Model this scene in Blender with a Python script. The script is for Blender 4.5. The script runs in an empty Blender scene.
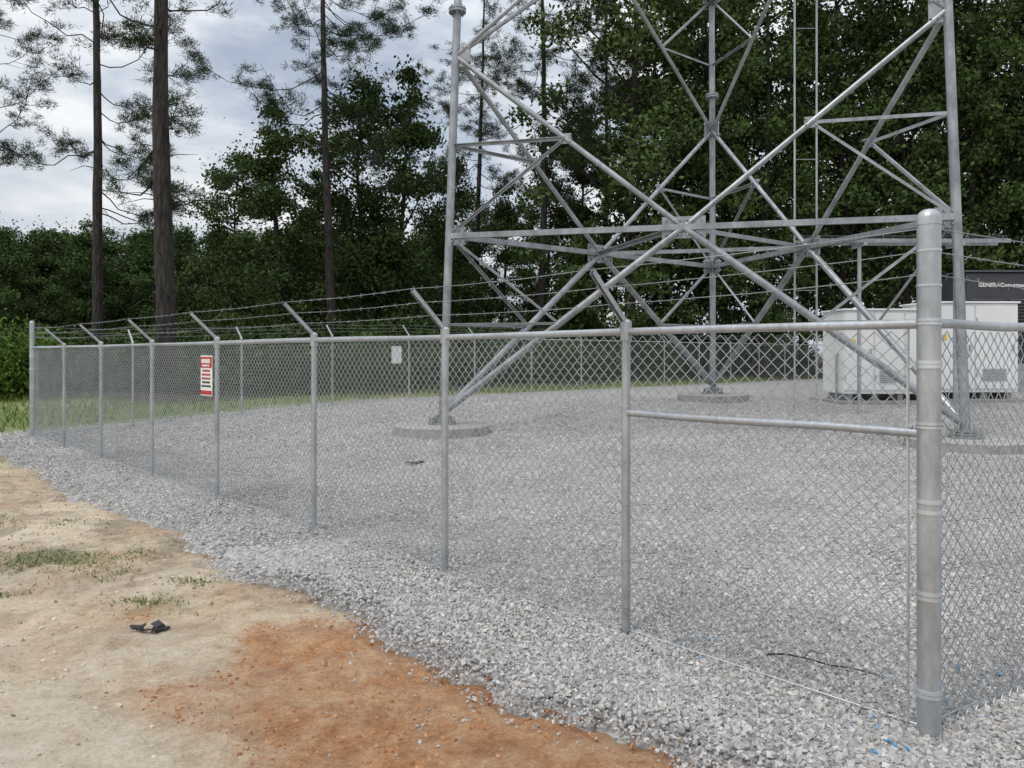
import bpy, math, random
import numpy as np
from mathutils import Vector, Matrix
random.seed(7); rng=np.random.default_rng(11)
scene=bpy.context.scene
COL=scene.collection
try:
    scene.view_settings.view_transform='Standard'; scene.view_settings.look='None'; scene.view_settings.exposure=0
except Exception: pass

# ------------------------------------------------------------------ helpers
def hash2(ix,iy,seed):
    n=(ix.astype(np.int64)*374761393+iy.astype(np.int64)*668265263+seed*144665)&0x7fffffff
    n=((n^(n>>13))*1274126177)&0x7fffffff
    return ((n^(n>>16))&0xffff)/65535.0
def vnoise(x,y,seed=0):
    x=np.asarray(x,float);y=np.asarray(y,float)
    ix=np.floor(x);iy=np.floor(y);fx=x-ix;fy=y-iy
    fx=fx*fx*(3-2*fx);fy=fy*fy*(3-2*fy)
    a=hash2(ix,iy,seed);b=hash2(ix+1,iy,seed);c=hash2(ix,iy+1,seed);d=hash2(ix+1,iy+1,seed)
    return (a*(1-fx)+b*fx)*(1-fy)+(c*(1-fx)+d*fx)*fy
def fbm(x,y,seed=0,o=4):
    t=0;a=.5;s=0
    for i in range(o):
        t=t+a*vnoise(np.asarray(x)*2**i+17.3*i,np.asarray(y)*2**i-9.1*i,seed+i);s+=a;a*=.5
    return t/s
def sstep(a,b,x):
    t=np.clip((np.asarray(x,float)-a)/(b-a),0,1);return t*t*(3-2*t)
def G(x,y):
    return .38*sstep(14.5,22.0,y)+0*np.asarray(x,float)
def Gs(x,y): return float(G(x,y))
C0=np.array([1.80,3.32]); FD=np.array([-.686,.727]); FN=np.array([-.727,-.686])   # along fence, outward
def SD(x,y):
    px=np.asarray(x)-C0[0];py=np.asarray(y)-C0[1]
    return px*FD[0]+py*FD[1], px*FN[0]+py*FN[1]
def XY(s,d):
    return C0[0]+FD[0]*s+FN[0]*d, C0[1]+FD[1]*s+FN[1]*d

def np_mesh(name,V,F,mat=None,smooth=False,attrs=None):
    me=bpy.data.meshes.new(name)
    V=np.ascontiguousarray(V,dtype=np.float32);F=np.ascontiguousarray(F,dtype=np.int32)
    k=F.shape[1]
    me.vertices.add(len(V));me.vertices.foreach_set('co',V.ravel())
    me.loops.add(F.size);me.loops.foreach_set('vertex_index',F.ravel())
    me.polygons.add(len(F));me.polygons.foreach_set('loop_start',np.arange(0,F.size,k,dtype=np.int32))
    me.polygons.foreach_set('use_smooth',np.full(len(F),smooth,dtype=bool))
    me.update(calc_edges=True)
    if attrs:
        for n,a in attrs.items():
            at=me.attributes.new(n,'FLOAT','POINT');at.data.foreach_set('value',np.ascontiguousarray(a,dtype=np.float32))
    if mat: me.materials.append(mat)
    return me

class MB:
    def __init__(s): s.v=[];s.f=[];s.n=0
    def add(s,V,F):
        V=[tuple(p) for p in V]
        s.v+=V;s.f+=[tuple(i+s.n for i in f) for f in F];s.n+=len(V)
    def tube(s,P,R,n=8,cap=True):
        P=[Vector(p) for p in P]
        if not hasattr(R,'__len__'): R=[R]*len(P)
        V=[];F=[];up=None
        for i,p in enumerate(P):
            t=(P[min(i+1,len(P)-1)]-P[max(i-1,0)])
            t=t.normalized() if t.length>1e-9 else Vector((0,0,1))
            if up is None:
                up=Vector((1,0,0)) if abs(t.x)<.8 else Vector((0,1,0))
            a=(up-t*up.dot(t)).normalized();b=t.cross(a);up=a
            for k in range(n):
                an=2*math.pi*k/n
                V.append(p+(a*math.cos(an)+b*math.sin(an))*R[i])
        for i in range(len(P)-1):
            for k in range(n):
                F.append((i*n+k,i*n+(k+1)%n,(i+1)*n+(k+1)%n,(i+1)*n+k))
        if cap:
            F.append(tuple(range(n))[::-1]);F.append(tuple(range((len(P)-1)*n,len(P)*n)))
        s.add(V,F)
    def box(s,c,sz,M=None,bev=0):
        hx,hy,hz=[q/2 for q in sz];c=Vector(c)
        V=[]
        for x in(-hx,hx):
            for y in(-hy,hy):
                for z in(-hz,hz):
                    p=Vector((x,y,z))
                    if M is not None:p=M@p
                    V.append(c+p)
        F=[(0,1,3,2),(4,6,7,5),(0,4,5,1),(2,3,7,6),(0,2,6,4),(1,5,7,3)]
        s.add(V,F)
    def angle(s,a,b,w=.12,t=.012,flip=1):
        a=Vector(a);b=Vector(b);d=(b-a);L=d.length;d.normalize()
        up=Vector((0,0,1))
        if abs(d.z)>.95: up=Vector((0,1,0))
        y=up.cross(d).normalized()*flip;z=d.cross(y).normalized()
        if z.z<0:z=-z
        M=Matrix((d,y,z)).transposed()
        s.box(a+d*(L/2),(L,t,w),M)
        s.box(a+d*(L/2)+y*(w/2+t/2)+z*(w/2-t/2),(L,w,t),M)
    def mesh(s,name,mat=None,smooth=False):
        me=bpy.data.meshes.new(name);me.from_pydata([tuple(v) for v in s.v],[],s.f);me.update()
        if smooth:
            me.polygons.foreach_set('use_smooth',np.ones(len(me.polygons),dtype=bool))
            try: me.set_sharp_from_angle(angle=math.radians(40))
            except Exception: pass
        if mat: me.materials.append(mat)
        return me
def obj(name,me,parent=None,loc=(0,0,0),**kw):
    o=bpy.data.objects.new(name,me);COL.objects.link(o);o.location=loc
    if parent is not None:o.parent=parent
    for k,v in kw.items():o[k]=v
    return o
def top(name,loc,label,category,group=None):
    o=bpy.data.objects.new(name,None);COL.objects.link(o);o.location=loc;o.empty_display_size=.2
    o['label']=label;o['category']=category
    if group:o['group']=group
    return o

# ------------------------------------------------------------------ materials
def newmat(name):
    m=bpy.data.materials.new(name);m.use_nodes=True;nt=m.node_tree
    b=nt.nodes['Principled BSDF'];return m,nt,b
def N(nt,t,**kw):
    n=nt.nodes.new(t)
    for k,v in kw.items():setattr(n,k,v)
    return n
def ramp(nt,stops,fac=None,interp='LINEAR'):
    r=N(nt,'ShaderNodeValToRGB');e=r.color_ramp.elements;r.color_ramp.interpolation=interp
    while len(e)<len(stops):e.new(.5)
    for i,(p,c) in enumerate(stops):
        e[i].position=p;e[i].color=(c[0],c[1],c[2],1) if hasattr(c,'__len__') else (c,c,c,1)
    if fac is not None:nt.links.new(fac,r.inputs[0])
    return r
def mix(nt,fac,a,b,mode='MIX'):
    m=N(nt,'ShaderNodeMix',data_type='RGBA',blend_type=mode)
    for sock,v in((m.inputs[0],fac),(m.inputs[6],a),(m.inputs[7],b)):
        if isinstance(v,(int,float)):sock.default_value=v
        elif isinstance(v,tuple):sock.default_value=(*v,1)
        else:nt.links.new(v,sock)
    return m.outputs[2]
def noise(nt,scale,detail=4,vec=None,rough=.55):
    n=N(nt,'ShaderNodeTexNoise');n.inputs['Scale'].default_value=scale;n.inputs['Detail'].default_value=detail
    n.inputs['Roughness'].default_value=rough
    if vec is not None:nt.links.new(vec,n.inputs['Vector'])
    return n
def objcoord(nt): return N(nt,'ShaderNodeTexCoord').outputs['Object']
def geopos(nt): return N(nt,'ShaderNodeNewGeometry').outputs['Position']
def bump(nt,b,h,st=.3,dist=.02):
    n=N(nt,'ShaderNodeBump');n.inputs['Strength'].default_value=st;n.inputs['Distance'].default_value=dist
    nt.links.new(h,n.inputs['Height']);nt.links.new(n.outputs[0],b.inputs['Normal']);return n

def metal(name,lo,hi,met=.5,rough=.45,scale=14,tint=(.965,1,1.03)):
    m,nt,b=newmat(name);g=geopos(nt)
    mp=N(nt,'ShaderNodeMapping');mp.inputs['Scale'].default_value=(1,1,.35);nt.links.new(g,mp.inputs[0])
    n1=noise(nt,scale,6,mp.outputs[0],.7);n2=noise(nt,2.2,3,g)
    mm=N(nt,'ShaderNodeMath',operation='ADD');nt.links.new(n1.outputs[0],mm.inputs[0]);nt.links.new(n2.outputs[0],mm.inputs[1])
    mr=N(nt,'ShaderNodeMapRange');mr.inputs[1].default_value=.7;mr.inputs[2].default_value=1.3
    nt.links.new(mm.outputs[0],mr.inputs[0])
    r=ramp(nt,[(0,tuple(lo*t for t in tint)),(1,tuple(hi*t for t in tint))],mr.outputs[0])
    nt.links.new(r.outputs[0],b.inputs['Base Color'])
    b.inputs['Metallic'].default_value=met
    rr=N(nt,'ShaderNodeMapRange');rr.inputs[3].default_value=rough-.14;rr.inputs[4].default_value=rough+.16
    nt.links.new(n1.outputs[0],rr.inputs[0]);nt.links.new(rr.outputs[0],b.inputs['Roughness'])
    return m
M_POST=metal('galvanised_post',.32,.54,.62,.38,34)
M_TOWER=metal('galvanised_tower',.20,.44,.6,.40,9)
M_WIRE=metal('galvanised_wire',.46,.66,.55,.36,30)
M_BRIGHTM=metal('bright_galvanised_fitting',.50,.68,.6,.32,30)
M_BARB=metal('barbed_wire_metal',.22,.38,.5,.5,30)

def plain(name,col,rough=.6,var=.15,scale=6,met=0,bmp=0):
    m,nt,b=newmat(name);g=geopos(nt);n=noise(nt,scale,5,g)
    r=ramp(nt,[(.25,tuple(c*(1-var) for c in col)),(.75,tuple(min(1,c*(1+var)) for c in col))],n.outputs[0])
    nt.links.new(r.outputs[0],b.inputs['Base Color']);b.inputs['Roughness'].default_value=rough;b.inputs['Metallic'].default_value=met
    if bmp: bump(nt,b,n.outputs[0],bmp,.02)
    return m
M_CONC=plain('concrete',(.31,.30,.28),.85,.3,7,bmp=.4)
M_WHITE=plain('white_paint',(.78,.78,.765),.45,.07,1.5)
M_GREYTRIM=plain('grey_trim',(.30,.31,.32),.5,.1,3)
M_DARK=plain('dark_enclosure',(.045,.047,.051),.45,.2,3)
M_LOUV=plain('dark_louvre',(.075,.078,.083),.45,.2,3)
M_BLACK=plain('black_plastic',(.015,.015,.016),.5,.3,20)
M_RED=plain('red_sign_paint',(.50,.035,.04),.4,.1,8)
M_SIGNW=plain('white_sign_paint',(.78,.78,.76),.4,.05,8)
M_SIGNK=plain('black_sign_ink',(.03,.03,.03),.5,.05,8)
M_YEL=plain('yellow_label',(.75,.5,.04),.5,.05,8)

def leafmat(name,cols):
    m,nt,b=newmat(name)
    g=N(nt,'ShaderNodeNewGeometry');oi=N(nt,'ShaderNodeObjectInfo')
    n=noise(nt,.45,1,g.outputs['Position'])
    a=N(nt,'ShaderNodeMath',operation='MULTIPLY_ADD');nt.links.new(g.outputs['Random Per Island'],a.inputs[0]);a.inputs[1].default_value=.3
    nt.links.new(n.outputs[0],a.inputs[2])
    a2=N(nt,'ShaderNodeMath',operation='MULTIPLY_ADD');nt.links.new(oi.outputs['Random'],a2.inputs[0]);a2.inputs[1].default_value=.3
    nt.links.new(a.outputs[0],a2.inputs[2])
    mr=N(nt,'ShaderNodeMapRange');mr.inputs[1].default_value=.30;mr.inputs[2].default_value=1.15;nt.links.new(a2.outputs[0],mr.inputs[0])
    r=ramp(nt,[(i/(len(cols)-1),c) for i,c in enumerate(cols)],mr.outputs[0])
    nt.links.new(r.outputs[0],b.inputs['Base Color']);b.inputs['Roughness'].default_value=.8
    b.inputs['Specular IOR Level'].default_value=.08
    return m
M_LEAF=leafmat('broadleaf_foliage',[(.022,.037,.012),(.042,.068,.020),(.062,.096,.029),(.092,.128,.045)])
M_NEEDLE=leafmat('pine_needles',[(.017,.028,.014),(.032,.050,.021),(.055,.078,.033)])
M_BRIGHT=leafmat('shrub_foliage',[(.04,.08,.014),(.08,.14,.028),(.13,.20,.04)])
M_GRASS=leafmat('grass_blades',[(.05,.085,.016),(.11,.16,.032),(.23,.27,.07)])

def barkmat(name,c0,c1):
    m,nt,b=newmat(name);tc=objcoord(nt)
    mp=N(nt,'ShaderNodeMapping');mp.inputs['Scale'].default_value=(1,1,.22);nt.links.new(tc,mp.inputs[0])
    v=N(nt,'ShaderNodeTexVoronoi');v.inputs['Scale'].default_value=9;nt.links.new(mp.outputs[0],v.inputs['Vector'])
    n=noise(nt,9,6,mp.outputs[0])
    mu=N(nt,'ShaderNodeMath',operation='MULTIPLY');nt.links.new(v.outputs[0],mu.inputs[0]);nt.links.new(n.outputs[0],mu.inputs[1])
    r=ramp(nt,[(.05,c0),(.45,c1)],mu.outputs[0]);nt.links.new(r.outputs[0],b.inputs['Base Color'])
    b.inputs['Roughness'].default_value=.9;bump(nt,b,mu.outputs[0],1.0,.10);return m
M_PBARK=barkmat('pine_bark',(.055,.044,.038),(.014,.012,.011))
M_BARK=barkmat('dark_bark',(.05,.042,.034),(.018,.015,.012))

WT=(1.035,1.0,.965)
def w3(v): return tuple(v*t for t in WT)
m,nt,b=newmat('crushed_stone');M_STONE=m
g=N(nt,'ShaderNodeNewGeometry')
r=ramp(nt,[(0,w3(.25)),(.2,w3(.34)),(.5,w3(.41)),(.8,w3(.48)),(.93,w3(.57)),(1,(.45,.40,.33))],g.outputs['Random Per Island'])
n=noise(nt,60,2,g.outputs['Position']);n2=noise(nt,.6,2,g.outputs['Position'])
c=mix(nt,.3,r.outputs[0],ramp(nt,[(.3,.35),(.7,.75)],n.outputs[0]).outputs[0],'OVERLAY')
c=mix(nt,1,c,ramp(nt,[(.3,.87),(.7,1.04)],n2.outputs[0]).outputs[0],'MULTIPLY')
nt.links.new(c,b.inputs['Base Color']);b.inputs['Roughness'].default_value=.9
m,nt,b=newmat('gravel_surface');M_GRAVEL=m
g=N(nt,'ShaderNodeNewGeometry')
dn=noise(nt,20,2,g.outputs['Position'])
vm=N(nt,'ShaderNodeVectorMath',operation='MULTIPLY_ADD');nt.links.new(dn.outputs[1],vm.inputs[0]);vm.inputs[1].default_value=(.03,.03,.03);nt.links.new(g.outputs['Position'],vm.inputs[2])
v=N(nt,'ShaderNodeTexVoronoi');v.inputs['Scale'].default_value=26;nt.links.new(vm.outputs[0],v.inputs['Vector'])
v2=N(nt,'ShaderNodeTexVoronoi');v2.inputs['Scale'].default_value=9;nt.links.new(vm.outputs[0],v2.inputs['Vector'])
sep=N(nt,'ShaderNodeSeparateColor');nt.links.new(v.outputs['Color'],sep.inputs[0])
sep2=N(nt,'ShaderNodeSeparateColor');nt.links.new(v2.outputs['Color'],sep2.inputs[0])
r=ramp(nt,[(0,w3(.22)),(.3,w3(.35)),(.7,w3(.45)),(1,w3(.60))],sep.outputs[0])
c=mix(nt,.35,r.outputs[0],ramp(nt,[(0,w3(.26)),(1,w3(.53))],sep2.outputs[1]).outputs[0])
c=mix(nt,.6,c,ramp(nt,[(.25,1.0),(.75,.5)],v.outputs['Distance']).outputs[0],'MULTIPLY')
n2=noise(nt,.6,3,g.outputs['Position']);c=mix(nt,1,c,ramp(nt,[(.3,.87),(.7,1.04)],n2.outputs[0]).outputs[0],'MULTIPLY')
nt.links.new(c,b.inputs['Base Color']);b.inputs['Roughness'].default_value=.9
inv=N(nt,'ShaderNodeMath',operation='SUBTRACT');inv.inputs[0].default_value=1;nt.links.new(v.outputs['Distance'],inv.inputs[1])
bump(nt,b,inv.outputs[0],.8,.025)

# ground
m,nt,b=newmat('bare_ground');M_GROUND=m
g=N(nt,'ShaderNodeNewGeometry');P=g.outputs['Position']
def attr(n):
    a=N(nt,'ShaderNodeAttribute');a.attribute_name=n;return a.outputs['Fac']
nf=noise(nt,42,9,P,.85);nm=noise(nt,6,9,P,.78);nl=noise(nt,1.3,4,P)
dirt=ramp(nt,[(.3,(.24,.17,.11)),(.42,(.42,.32,.215)),(.53,(.58,.46,.33)),(.7,(.72,.61,.47))],nm.outputs[0]).outputs[0]
sand=ramp(nt,[(.3,(.60,.465,.32)),(.5,(.78,.65,.485)),(.68,(.88,.78,.63))],nm.outputs[0]).outputs[0]
clay=ramp(nt,[(.3,(.30,.115,.042)),(.42,(.46,.21,.09)),(.54,(.57,.30,.145)),(.7,(.68,.44,.26))],nm.outputs[0]).outputs[0]
gr=ramp(nt,[(.3,(.085,.13,.03)),(.55,(.155,.21,.05)),(.75,(.26,.28,.10))],nm.outputs[0]).outputs[0]
c=mix(nt,attr('sand'),dirt,sand);c=mix(nt,attr('clay'),c,clay);c=mix(nt,attr('grass'),c,gr)
c=mix(nt,.65,c,ramp(nt,[(.33,.20),(.67,.86)],nf.outputs[0]).outputs[0],'OVERLAY')
c=mix(nt,.7,c,ramp(nt,[(.35,.88),(.65,1.1)],nl.outputs[0]).outputs[0],'MULTIPLY')
c=mix(nt,attr('litter'),c,(.16,.13,.09))
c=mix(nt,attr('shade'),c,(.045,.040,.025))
vp=N(nt,'ShaderNodeTexVoronoi');vp.inputs['Scale'].default_value=45;nt.links.new(P,vp.inputs['Vector'])
sp=N(nt,'ShaderNodeSeparateColor');nt.links.new(vp.outputs['Color'],sp.inputs[0])
pm=N(nt,'ShaderNodeMath',operation='GREATER_THAN');nt.links.new(sp.outputs[0],pm.inputs[0]);pm.inputs[1].default_value=.84
pd=N(nt,'ShaderNodeMath',operation='LESS_THAN');nt.links.new(vp.outputs['Distance'],pd.inputs[0]);pd.inputs[1].default_value=.35
pp=N(nt,'ShaderNodeMath',operation='MULTIPLY');nt.links.new(pm.outputs[0],pp.inputs[0]);nt.links.new(pd.outputs[0],pp.inputs[1])
pp2=N(nt,'ShaderNodeMath',operation='MULTIPLY');nt.links.new(pp.outputs[0],pp2.inputs[0]);pp2.inputs[1].default_value=.4
c=mix(nt,pp2.outputs[0],c,ramp(nt,[(0,(.2,.15,.10)),(1,(.66,.6,.5))],sp.outputs[1]).outputs[0])
nt.links.new(c,b.inputs['Base Color']);b.inputs['Roughness'].default_value=.95
hh=N(nt,'ShaderNodeMath',operation='MULTIPLY_ADD');nt.links.new(nf.outputs[0],hh.inputs[0]);hh.inputs[1].default_value=.5;nt.links.new(nm.outputs[0],hh.inputs[2])
bump(nt,b,hh.outputs[0],.9,.06)

# ------------------------------------------------------------------ world + sun
w=bpy.data.worlds.new('World');scene.world=w;w.use_nodes=True;nt=w.node_tree;nt.nodes.clear()
sd=Vector((-.45,-.45,1.0)).normalized()
el=math.asin(sd.z);rot=math.atan2(sd.x,sd.y)
out=N(nt,'ShaderNodeOutputWorld')
sky=N(nt,'ShaderNodeTexSky',sky_type='NISHITA');sky.sun_disc=False;sky.sun_elevation=el;sky.sun_rotation=rot
b1=N(nt,'ShaderNodeBackground');nt.links.new(sky.outputs[0],b1.inputs[0]);b1.inputs[1].default_value=.11
tc=N(nt,'ShaderNodeTexCoord');mp=N(nt,'ShaderNodeMapping');mp.inputs['Scale'].default_value=(1,1,2.6);mp.inputs['Location'].default_value=(.3,.1,.2)
nt.links.new(tc.outputs['Generated'],mp.inputs[0])
n1=noise(nt,2.6,6,mp.outputs[0],.55);n2=noise(nt,4.2,7,mp.outputs[0],.55)
cc=ramp(nt,[(.3,(.44,.51,.60)),(.45,(.61,.665,.73)),(.58,(.82,.845,.875)),(.72,(.97,.97,.97))],n2.outputs[0])
sx=N(nt,'ShaderNodeSeparateXYZ');nt.links.new(tc.outputs['Generated'],sx.inputs[0])
cl=N(nt,'ShaderNodeMath',operation='MAXIMUM');nt.links.new(sx.outputs[2],cl.inputs[0]);cl.inputs[1].default_value=0
zz=N(nt,'ShaderNodeMath',operation='MULTIPLY');nt.links.new(cl.outputs[0],zz.inputs[0]);nt.links.new(cl.outputs[0],zz.inputs[1])
st=N(nt,'ShaderNodeMath',operation='MULTIPLY_ADD');nt.links.new(zz.outputs[0],st.inputs[0]);st.inputs[1].default_value=1.4;st.inputs[2].default_value=1.0
b2=N(nt,'ShaderNodeBackground');nt.links.new(cc.outputs[0],b2.inputs[0]);nt.links.new(st.outputs[0],b2.inputs[1])
fr=ramp(nt,[(.33,.35),(.5,1)],n1.outputs[0])
ms=N(nt,'ShaderNodeMixShader');nt.links.new(fr.outputs[0],ms.inputs[0]);nt.links.new(b1.outputs[0],ms.inputs[1]);nt.links.new(b2.outputs[0],ms.inputs[2])
nt.links.new(ms.outputs[0],out.inputs[0])
L=bpy.data.lights.new('sun','SUN');L.energy=1.5;L.angle=math.radians(14);L.color=(1,.96,.90)
so=bpy.data.objects.new('sun',L);COL.objects.link(so);so.rotation_euler=(-sd).to_track_quat('-Z','Y').to_euler()

# ------------------------------------------------------------------ camera
cd=bpy.data.cameras.new('camera');cam=bpy.data.objects.new('camera',cd);COL.objects.link(cam)
cam.location=(0,0,1.67);cam.rotation_euler=(math.radians(90),0,0)
cd.sensor_width=36;cd.lens=27.03;cd.shift_y=-29/1024;cd.clip_end=3000;cd.clip_start=.05
scene.camera=cam

# ------------------------------------------------------------------ ground
def axis(a,b,step,lo,hi,gr=1.12):
    c=list(np.arange(a,b,step));s=step;x=c[-1]
    up=[]
    while x<hi:
        s=min(s*gr,60);
        if x<40 and x>-30: s=min(s,.8)
        x+=s;up.append(x)
    s=step;x=a;dn=[]
    while x>lo:
        s=min(s*gr,60)
        if x>-30: s=min(s,.8)
        x-=s;dn.append(x)
    return np.array(dn[::-1]+c+up)
def edge_noise(s): return .26*(fbm(s*1.1,s*0+3,5)-.5)*2+.12*(fbm(s*5,s*0+9,8)-.5)*2+.20*(1-sstep(.8,3.2,s))
xs=axis(-6.5,2.2,.026,-900,900);ys=axis(2.2,8.5,.026,-30,1500)
Xg,Yg=np.meshgrid(xs,ys);Xf=Xg.ravel();Yf=Yg.ravel()
s_,d_=SD(Xf,Yf)
def claymask(x,y):
    s,d=SD(x,y);wn=(fbm(x*1.6,y*1.6,61,6)-.5)
    return (1-sstep(1.55,2.3,d+wn*1.6))*(1-sstep(2.9,4.0,s+wn*2.6))
def relief(x,y):
    s,d=SD(x,y)
    r=.07*(fbm(x*.9,y*.9,21,3)-.5)+.045*(fbm(x*4,y*4,31,4)-.5)+.026*(fbm(x*13,y*13,41,3)-.5)
    r=r+claymask(x,y)*(.055*(fbm(x*6,y*6,131,5)-.45))
    for c_ in (2.35,3.95):
        q=(d-c_-.25*np.sin(s*.5))/.17
        r=r-.03*np.exp(-q*q)*sstep(3.0,4.5,s)+.012*np.exp(-(np.abs(q)-1.7)**2*2)*sstep(3.0,4.5,s)
    return r
inside=(1-sstep(.9,1.2,d_+edge_noise(s_)))*(1-sstep(17.4,17.9,s_))
rel=relief(Xf,Yf)
far=sstep(30,80,np.hypot(Xf,Yf))
Zf=G(Xf,Yf)+rel*(1-inside)-.07*inside+far*.5*(fbm(Xf*.02,Yf*.02,3)-.5)
wn=(fbm(Xf*1.6,Yf*1.6,61,5)-.5)
clay=np.maximum(claymask(Xf,Yf)*(.78+.22*sstep(.4,.6,fbm(Xf*3,Yf*3,66))),.28*sstep(.50,.64,fbm(Xf*1.2+5,Yf*1.2,71,5)))
sandm=sstep(1.7,2.6,d_+wn*1.6)*(1-sstep(4.6,6.6,Yf+wn*2.5))
sandm=np.maximum(sandm,.65*sstep(.48,.63,fbm(Xf*.7,Yf*.7+8,91,4)))
grassm=np.maximum(sstep(10.5,14,Yf+wn*4),sstep(17.5,19,s_))*(1-.25*sstep(.5,.7,fbm(Xf*.5,Yf*.5,12)))
def weedmask(x,y): return sstep(.55,.66,fbm(x*1.1+9,y*1.6,101,5))*sstep(4.6,5.6,y)*sstep(1.4,1.9,SD(x,y)[1])
grassm=np.maximum(grassm,.55*weedmask(Xf,Yf))
litter=.4*sstep(.54,.68,fbm(Xf*2.1+3,Yf*2.6,171,5))*sstep(4.0,5.4,Yf)*(1-sstep(12,15,Yf))
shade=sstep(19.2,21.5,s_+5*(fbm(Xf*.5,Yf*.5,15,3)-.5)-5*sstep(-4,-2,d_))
nx=len(xs);ny=len(ys)
ii=(np.arange(ny-1)[:,None]*nx+np.arange(nx-1)[None,:]).ravel()
F=np.stack([ii,ii+1,ii+1+nx,ii+nx],1)
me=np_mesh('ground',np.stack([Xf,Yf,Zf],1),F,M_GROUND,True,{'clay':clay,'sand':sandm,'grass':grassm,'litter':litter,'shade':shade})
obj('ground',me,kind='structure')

# gravel yard sheet
ss=np.concatenate([np.arange(-14,-1.2,.5),np.arange(-1,18.6,.06)])
dd=np.concatenate([np.arange(1.6,.43,-.04),np.arange(.4,-2.9,-.2),np.arange(-3,-56,-.7)])
S,D=np.meshgrid(ss,dd);S=S.ravel();D=D.ravel();X,Y=XY(S,D)
en=edge_noise(S)
drop=sstep(.85,1.2,D+en)
drop2=sstep(17.3,17.9,S+.3*(fbm(D*1.2,D*0,7)-.5))
Z=G(X,Y)+.035-.16*np.maximum(drop,drop2)+.02*(fbm(X*1.3,Y*1.3,77,3)-.5)
nx=len(ss);ny=len(dd);ii=(np.arange(ny-1)[:,None]*nx+np.arange(nx-1)[None,:]).ravel()
F=np.stack([ii,ii+1,ii+1+nx,ii+nx],1)
obj('gravel_ground',np_mesh('gravel_ground',np.stack([X,Y,Z],1),F,M_GRAVEL,True),kind='structure')

# stones
ph=(1+5**.5)/2
ico=np.array([(-1,ph,0),(1,ph,0),(-1,-ph,0),(1,-ph,0),(0,-1,ph),(0,1,ph),(0,-1,-ph),(0,1,-ph),(ph,0,-1),(ph,0,1),(-ph,0,-1),(-ph,0,1)],float)
ico/=np.linalg.norm(ico[0])
icof=np.array([(0,11,5),(0,5,1),(0,1,7),(0,7,10),(0,10,11),(1,5,9),(5,11,4),(11,10,2),(10,7,6),(7,1,8),(3,9,4),(3,4,2),(3,2,6),(3,6,8),(3,8,9),(4,9,5),(2,4,11),(6,2,10),(8,6,7),(9,8,1)])
cub=np.array([(x,y,z) for x in(-1,1) for y in(-1,1) for z in(-1,1)],float)*.72
cubf=np.array([(0,1,3),(0,3,2),(4,6,7),(4,7,5),(0,4,5),(0,5,1),(2,3,7),(2,7,6),(0,2,6),(0,6,4),(1,5,7),(1,7,3)])
octv=np.array([(1,0,0),(-1,0,0),(0,1,0),(0,-1,0),(0,0,1),(0,0,-1)],float)
octf=np.array([(0,2,4),(2,1,4),(1,3,4),(3,0,4),(2,0,5),(1,2,5),(3,1,5),(0,3,5)])
def stones(pts,rad,base,bf,jit=.12):
    n=len(pts);k=len(base)
    B=base[None]*(1+rng.uniform(-.33,.33,(n,k,1)))+rng.uniform(-jit,jit,(n,k,3))
    B=B*np.stack([rng.uniform(.9,1.35,n),rng.uniform(.75,1.1,n),rng.uniform(.45,.9,n)],1)[:,None,:]
    q=rng.normal(size=(n,4));q[:,1:3]*=.7;q/=np.linalg.norm(q,axis=1)[:,None]
    a,b_,c_,d=q.T
    R=np.stack([1-2*(c_*c_+d*d),2*(b_*c_-d*a),2*(b_*d+c_*a),2*(b_*c_+d*a),1-2*(b_*b_+d*d),2*(c_*d-b_*a),2*(b_*d-c_*a),2*(c_*d+b_*a),1-2*(b_*b_+c_*c_)],1).reshape(n,3,3)
    V=np.einsum('nij,nkj->nki',R,B)*rad[:,None,None]+pts[:,None,:]
    F=(bf[None]+(np.arange(n)*k)[:,None,None]).reshape(-1,3)
    return V.reshape(-1,3),F
def sample(n,y0,y1):
    y=np.sqrt(rng.uniform(y0*y0,y1*y1,n));u=rng.uniform(-.78,.86,n);return u*y,y
def gravel_pts(n,y0,y1,r0,r1,fade=None):
    x,y=sample(n,y0,y1);s,d=SD(x,y)
    dd=d+edge_noise(s)+rng.normal(0,.08,n)
    ok=(dd<1.05)|((dd<2.0)&(rng.random(n)<.05*np.exp(-(dd-1.0)*4)))
    ok&=(s<17.6)
    if fade: ok&=rng.random(n)>sstep(fade[0],fade[1],y)
    x,y=x[ok],y[ok];dd=dd[ok]
    r=rng.uniform(0,1,len(x))**1.9*(r1-r0)+r0
    r=np.where(dd>.9,r*.75,r)
    z=G(x,y)+np.where(dd<.9,.036,np.where(dd<1.05,.02,relief(x,y)+.003))+r*.10+rng.uniform(0,.005,len(x))*(dd<.9)
    return np.stack([x,y,z],1),r
p,r_=gravel_pts(98000,2.5,5.8,.006,.0165)
V,F=stones(p,r_,cub,cubf,.28)
obj('gravel',np_mesh('gravel_near',V,F,M_STONE),kind='stuff')
p,r_=gravel_pts(120000,5.8,13,.008,.020)
V,F=stones(p,r_,octv,octf)
obj('gravel',np_mesh('gravel_middle',V,F,M_STONE),kind='stuff')
p,r_=gravel_pts(110000,13,26,.014,.032,(13,26))
V,F=stones(p,r_,octv,octf)
obj('gravel',np_mesh('gravel_far',V,F,M_STONE),kind='stuff')
def pebmat(name,stops):
    m,nt,b=newmat(name);g=N(nt,'ShaderNodeNewGeometry')
    r=ramp(nt,stops,g.outputs['Random Per Island']);nt.links.new(r.outputs[0],b.inputs['Base Color']);b.inputs['Roughness'].default_value=.95;return m
M_PEB=pebmat('dirt_pebbles',[(0,(.24,.18,.12)),(.4,(.42,.33,.24)),(.75,(.52,.43,.32)),(1,(.58,.53,.46))])
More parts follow.
